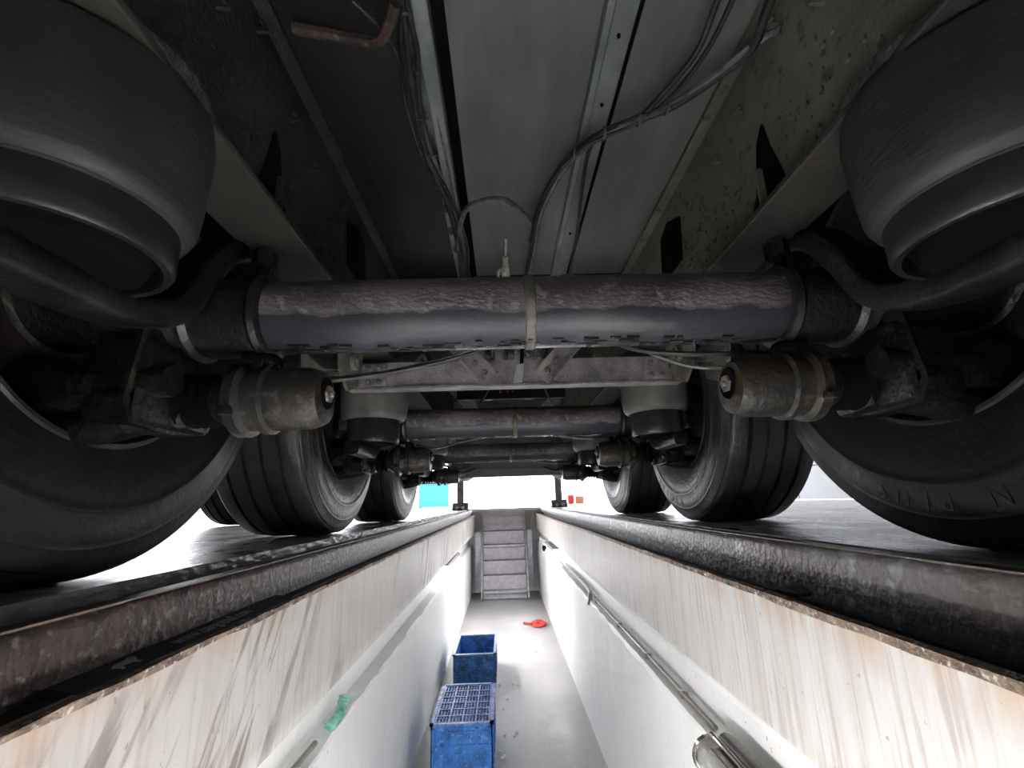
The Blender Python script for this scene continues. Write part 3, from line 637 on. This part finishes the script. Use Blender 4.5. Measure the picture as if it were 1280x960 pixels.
# ------------------------------------------------------------------ crates
def crate(name, x0, x1, y0, y1, z0, z1, m, lipm, rz, closed):
    cx, cy = (x0+x1)/2, (y0+y1)/2; w_, d_, h_ = (x1-x0)/2, (y1-y0)/2, z1-z0
    o = empty(name, (cx, cy, z0), rz); t = .010
    def p(n, mb, mm=m, lb=None): return part(n, mb, M[mm], o, smooth=False, label=lb)
    for s in (-1, 1):
        q = MB().box(*sorted((s*w_, s*(w_-t))), -d_, d_, 0, h_)
        for k in range(5): yy = -d_+.05+k*(2*d_-.1)/4; q.box(*sorted((s*(w_+.005), s*w_)), yy-.006, yy+.006, .02, h_-.03)
        p('side_wall', q)
        q = MB()
        # end wall in strips around a hand hole with recessed panel
        q.box(-w_, -.06, *sorted((s*d_, s*(d_-t))), 0, h_).box(.06, w_, *sorted((s*d_, s*(d_-t))), 0, h_).box(-.06, .06, *sorted((s*d_, s*(d_-t))), 0, h_*.1).box(-.06, .06, *sorted((s*d_, s*(d_-t))), h_*.5, h_)
        q.box(-.06, .06, *sorted((s*(d_-.02), s*(d_-.03))), h_*.05, h_*.55)
        for xx in (-w_+.015, -.085, .085, w_-.015): q.box(xx-.009, xx+.009, *sorted((s*(d_+.010), s*d_)), .01, h_-.02)
        for zz in (.02, h_*.64, h_-.04): q.box(-w_+.01, w_-.01, *sorted((s*(d_+.006), s*d_)), zz-.005, zz+.005)
        p('end_wall', q)
    q = MB()
    for s in (-1, 1): q.box(*sorted((s*(w_+.008), s*(w_-.014))), -d_-.008, d_+.008, h_-.006, h_+.004); q.box(-w_-.008, w_+.008, *sorted((s*(d_+.008), s*(d_-.014))), h_-.006, h_+.004)
    p('rim', q, lipm)
    if closed:
        q = MB()
        for k in range(17): xx = -w_+.02+k*(2*w_-.04)/16; t2 = .004 if k % 4 == 0 else .0018; q.box(xx-t2, xx+t2, -d_+.01, d_-.01, h_-.02, h_-.004+(.004 if k % 4 == 0 else 0))
        for k in range(19): yy = -d_+.02+k*(2*d_-.04)/18; t2 = .005 if k % 3 == 0 else .0018; q.box(-w_+.01, w_-.01, yy-t2, yy+t2, h_-.02, h_-.004+(.004 if k % 3 == 0 else 0))
        p('lattice', q, 'crategrid')
        p('deck', MB().box(-w_+.008, w_-.008, -d_+.008, d_-.008, h_-.03, h_-.02), 'crate_dark')
    else: p('bottom', MB().box(-w_+.008, w_-.008, -d_+.008, d_-.008, .008, .02))
    return o
tag(crate('plastic_crate', -.50, -.155, 2.14, 2.72, -1.385, -1.09, 'crate', 'crategrid', 0, True), 'bright blue plastic crate with a latticed top, nearest on the pit floor', 'crate')
tag(crate('plastic_crate', -.52, -.165, 3.50, 4.10, -1.385, -1.13, 'crate_dark', 'cratelip', 0, False), 'empty open blue crate behind the latticed one', 'crate')

# red cloth, foam crumbs, green rag
q = MB(); rr = random.Random(2)
q.tube([(.16, 5.52, -1.37), (.24, 5.45, -1.372), (.31, 5.42, -1.365)], .018, 8, n=5, sx=1.5, sz=.6)
q.tube([(.25, 5.40, -1.366), (.33, 5.48, -1.352), (.39, 5.42, -1.36), (.34, 5.34, -1.366), (.27, 5.36, -1.366)], .03, 10, n=5, sx=1.4, sz=.7)
for v in q.b.verts: v.co += Vector((rr.uniform(-.006, .006), rr.uniform(-.006, .006), rr.uniform(-.004, .004)))
tag(part('crumpled_glove', q, M['red']), 'crumpled red glove on the pit floor before the stairs', 'glove')
for x, y in ((-.13, 3.425), (-.015, 3.446), (.019, 3.409), (-.069, 3.144), (-.098, 2.977), (-.09, 2.585), (-.008, 2.622), (-.027, 2.573), (-.119, 2.389), (-.103, 2.314), (.164, 5.223), (.0, 5.01), (.226, 4.25), (-.09, 2.33)):
    r_ = rr.uniform(.008, .014); z = -1.385
    o = part('foam_crumb', MB().lathe([(0, 0), (.0, r_*.7), (r_*.5, r_), (r_*1.1, r_*.6), (r_*1.2, 0)], axis='Z', seg=7, wob=.15), M['foam'], None, (x*1.03, y*1.025+.02, z))
    tag(o, 'tiny white crumb of foam scattered on the pit floor', 'litter', 'white crumbs on the pit floor')
q = MB().tube([(-.655, .92, -.595), (-.648, .95, -.585), (-.645, .98, -.58), (-.65, 1.02, -.57), (-.65, 1.05, -.55)], .014, 10, n=6, sx=1.3, sz=.8)
for v in q.b.verts: v.co += Vector((rr.uniform(-.004, .004), rr.uniform(-.004, .004), rr.uniform(-.004, .004)))
tag(part('green_rag', q, M['green']), 'small green rag stuffed in the left wall niche', 'rag')
# niche pipes and lamps
o = part('conduit', MB().tube([(.535, .66, -.535), (.535, 1.2, -.532), (.535, 2.5, -.532)], .007, 8, smooth=False), M['pipe']); tag(o, 'thin steel conduit running along the right wall niche', 'pipe')
for y in (.9, 1.3, 1.8, 2.4): part('pipe_clip', MB().box(.522, .548, y-.008, y+.008, -.545, -.522), M['chrome'], o)
o = part('air_hose', MB().tube([(.50, 2.50, -.57), (.515, 2.54, -.53), (.53, 2.64, -.515), (.535, 2.9, -.51), (.535, 3.6, -.515), (.535, 4.4, -.518)], .016, 10, n=6), M['pipe']); tag(o, 'thicker dull hose hanging in the far part of the right niche', 'hose')
o = part('junction_box', MB().box(.49, .545, 6.0, 6.9, -.545, -.44, bev=.008), M['housing']); part('knob', MB().cyl((.49, 6.0, -.52), (.49, 5.95, -.55), .03, 10), M['black'], o)
tag(o, 'white junction box at the far end of the right niche', 'box')
o = part('rod', MB().tube([(-.66, .50, -.585), (-.655, .80, -.588)], .009, 8, smooth=False), M['pipe']); tag(o, 'thin metal rod lying in the left wall niche', 'rod')
def niche_lamp(x, s, y0, y1, z, label):
    o = empty('tube_lamp', (x, y0, z)); L_ = y1-y0
    part('lamp_tube', MB().lathe([(0, .03), (.0, .036), (L_, .036), (L_, .03)], axis='Y', seg=24), M['lampglass'], o, (0, 0, 0))
    part('end_cap', MB().lathe([(L_-.05, .037), (L_-.05, .041), (L_+.006, .041), (L_+.012, .03), (L_+.012, .0)], axis='Y', seg=24), M['lampglass'], o)
    part('reflector', MB().tube([(s*.045, 0, .03), (s*.045, L_-.03, .03), (s*.043, L_, .028)], .024, 12, smooth=False), M['lampdark'], o)
    part('guard_bar', MB().tube([(s*.012, 0, .043), (s*.012, L_+.012, .045)], .007, 8, smooth=False).tube([(-s*.02, 0, .040), (-s*.02, L_-.06, .040)], .005, 8, smooth=False), M['chrome'], o)
    part('clamp', MB().lathe([(L_-.012, .046), (L_-.012, .05), (L_+.004, .05), (L_+.004, .046)], axis='Y', seg=20, closed=True), M['chrome'], o)
    tag(o, label, 'lamp'); return o
niche_lamp(.475, 1, -.10, .56, -.555, 'capped tube lamp clamped in the near end of the right wall niche')
o = part('hook', MB().tube([(-.66, .24, -.57), (-.65, .28, -.53), (-.65, .34, -.525), (-.65, .37, -.56), (-.65, .32, -.59)], .010, 10, n=6).box(-.70, -.685, .2, .42, -.60, -.48), M['lampdark'])
tag(o, 'dark metal hook bracket in the near end of the left niche', 'hook')
# stone on the right ledge and drops on the plates
o = part('stone', MB().lathe([(0, 0), (.0, .022), (.010, .028), (.02, .02), (.026, .0)], axis='Z', seg=9, wob=.18), M['stone'], None, (.555, .19, -.097)); o.scale = (1, 1.6, .8)
tag(o, 'grey stone lying on the dark ledge below the right rail', 'stone')

# printed rubber strip
q = MB().extrude([(-.631, -.1045), (-.585, -.1045), (-.585, -.1015), (-.631, -.0945)], -.20, .40)
st = part('rubber_strip', q, M['strip'], smooth=False); tag(st, 'black rubber strip printed with a web address on the left ledge', 'strip')
cu = bpy.data.curves.new('t', 'FONT'); cu.body = 'www.cargobull.com'; cu.size = .036; cu.extrude = .0003; cu.resolution_u = 3; cu.align_y = 'CENTER'
ot = bpy.data.objects.new('t', cu); C.objects.link(ot); bpy.context.view_layer.update()
me = bpy.data.meshes.new_from_object(ot.evaluated_get(bpy.context.evaluated_depsgraph_get())); xs = [v.co.x for v in me.vertices]; W = max(xs)-min(xs)
SL = Matrix.Rotation(math.radians(8.65), 4, 'Y')
me.transform(Matrix.Translation((-.609, .0, -.0966)) @ SL @ Matrix.Rotation(PI/2, 4, 'Z') @ Matrix.Diagonal((.235/W, 1, 1, 1)))
bpy.data.objects.remove(ot); me.materials.clear(); me.materials.append(M['ink']); link('lettering', me, st)
q = MB()                                                  # the little white emblem: a running animal outline
q.extrude([(0, 0), (.01, .006), (.034, .008), (.044, .014), (.052, .008), (.047, .0), (.041, -.004), (.041, -.013), (.036, -.013), (.033, -.005), (.014, -.004), (.010, -.013), (.005, -.013), (.005, -.004)], 0, .0006, axis='Z')
me = q.mesh('emblem', M['ink'], False); me.transform(Matrix.Translation((-.609, -.125, -.0966)) @ SL @ Matrix.Rotation(PI/2, 4, 'Z')); link('emblem', me, st)

# ------------------------------------------------------------------ things beyond
tw = empty('truck_wheel', (-2.17, 3.1, 0)); tag(tw, 'black tire with an orange wheel standing beyond the left trailer wheels', 'wheel')
link('tire', _cache[-1][1], tw, (0, 0, .5295)); rm = link('rim', _cache[-1][0].copy(), tw, (0, 0, .5295)); rm.data.materials[0] = M['orange']
rm['label'] = 'orange rim'
cn = empty('cabinet', (-2.2, 14, 0)); tag(cn, 'pale teal cabinet with a grey top rail, far left past the wheels', 'cabinet')
part('body', MB().box(-.45, .45, -.3, .3, .02, .72, bev=.01), M['teal'], cn, (0, 0, 0), smooth=False); part('top_rail', MB().box(-.5, .5, -.33, .33, .74, .80), M['leg'], cn, smooth=False)
part('frame', MB().box(-.49, -.45, -.3, .3, 0, .74).box(.45, .49, -.3, .3, 0, .74), M['housing'], cn, smooth=False)
for i, (x, w_, m, lb) in enumerate(((2.0, .11, 'orange', 'small orange box far ahead right of the right landing leg'), (1.76, .08, 'red', 'dull red canister beside the far orange box'))):
    part_ = part('box' if i == 0 else 'canister', MB().box(x-w_, x+w_, 12.0, 12.2, .0, (.2 if i == 0 else .24), bev=.02), M[m], smooth=False); tag(part_, lb, 'box' if i == 0 else 'canister')

# ------------------------------------------------------------------ tubes added in the niches to brighten the pit
def lit(x, y0, y1, z, m, lb):
    o = empty('added_pit_light', (x, y0, z)); s = 1 if x > 0 else -1; L_ = y1-y0
    part('light_tube', MB().lathe([(0, .018), (L_, .018)], axis='Y', seg=14), M[m], o)
    part('shade', MB().extrude([(s*.05, .012), (s*.05, .04), (-s*.035, .034), (-s*.05, .012), (-s*.046, .010), (-s*.032, .028), (s*.045, .032), (s*.045, .012)], -.02, L_+.02), M['lampdark'], o, smooth=False)  # keeps the added tube's direct light off the trailer underside
    tag(o, lb, 'lamp')
lit(-.60, -1.3, -.1, -.52, 'lit', 'added fluorescent tube under a shade in the left wall niche')  # unseen tube behind the camera, added to light the pit
lit(.48, -1.6, -.5, -.50, 'lit_right', 'weaker added fluorescent tube under a shade in the right wall niche')
lit(-.655, 3.9, 5.1, -.50, 'lit_far', 'added lit tube halfway along the left wall niche')  # added to brighten the far pit walls
lit(.525, 4.7, 5.8, -.46, 'lit_far', 'added lit tube in the right niche near the stairs')
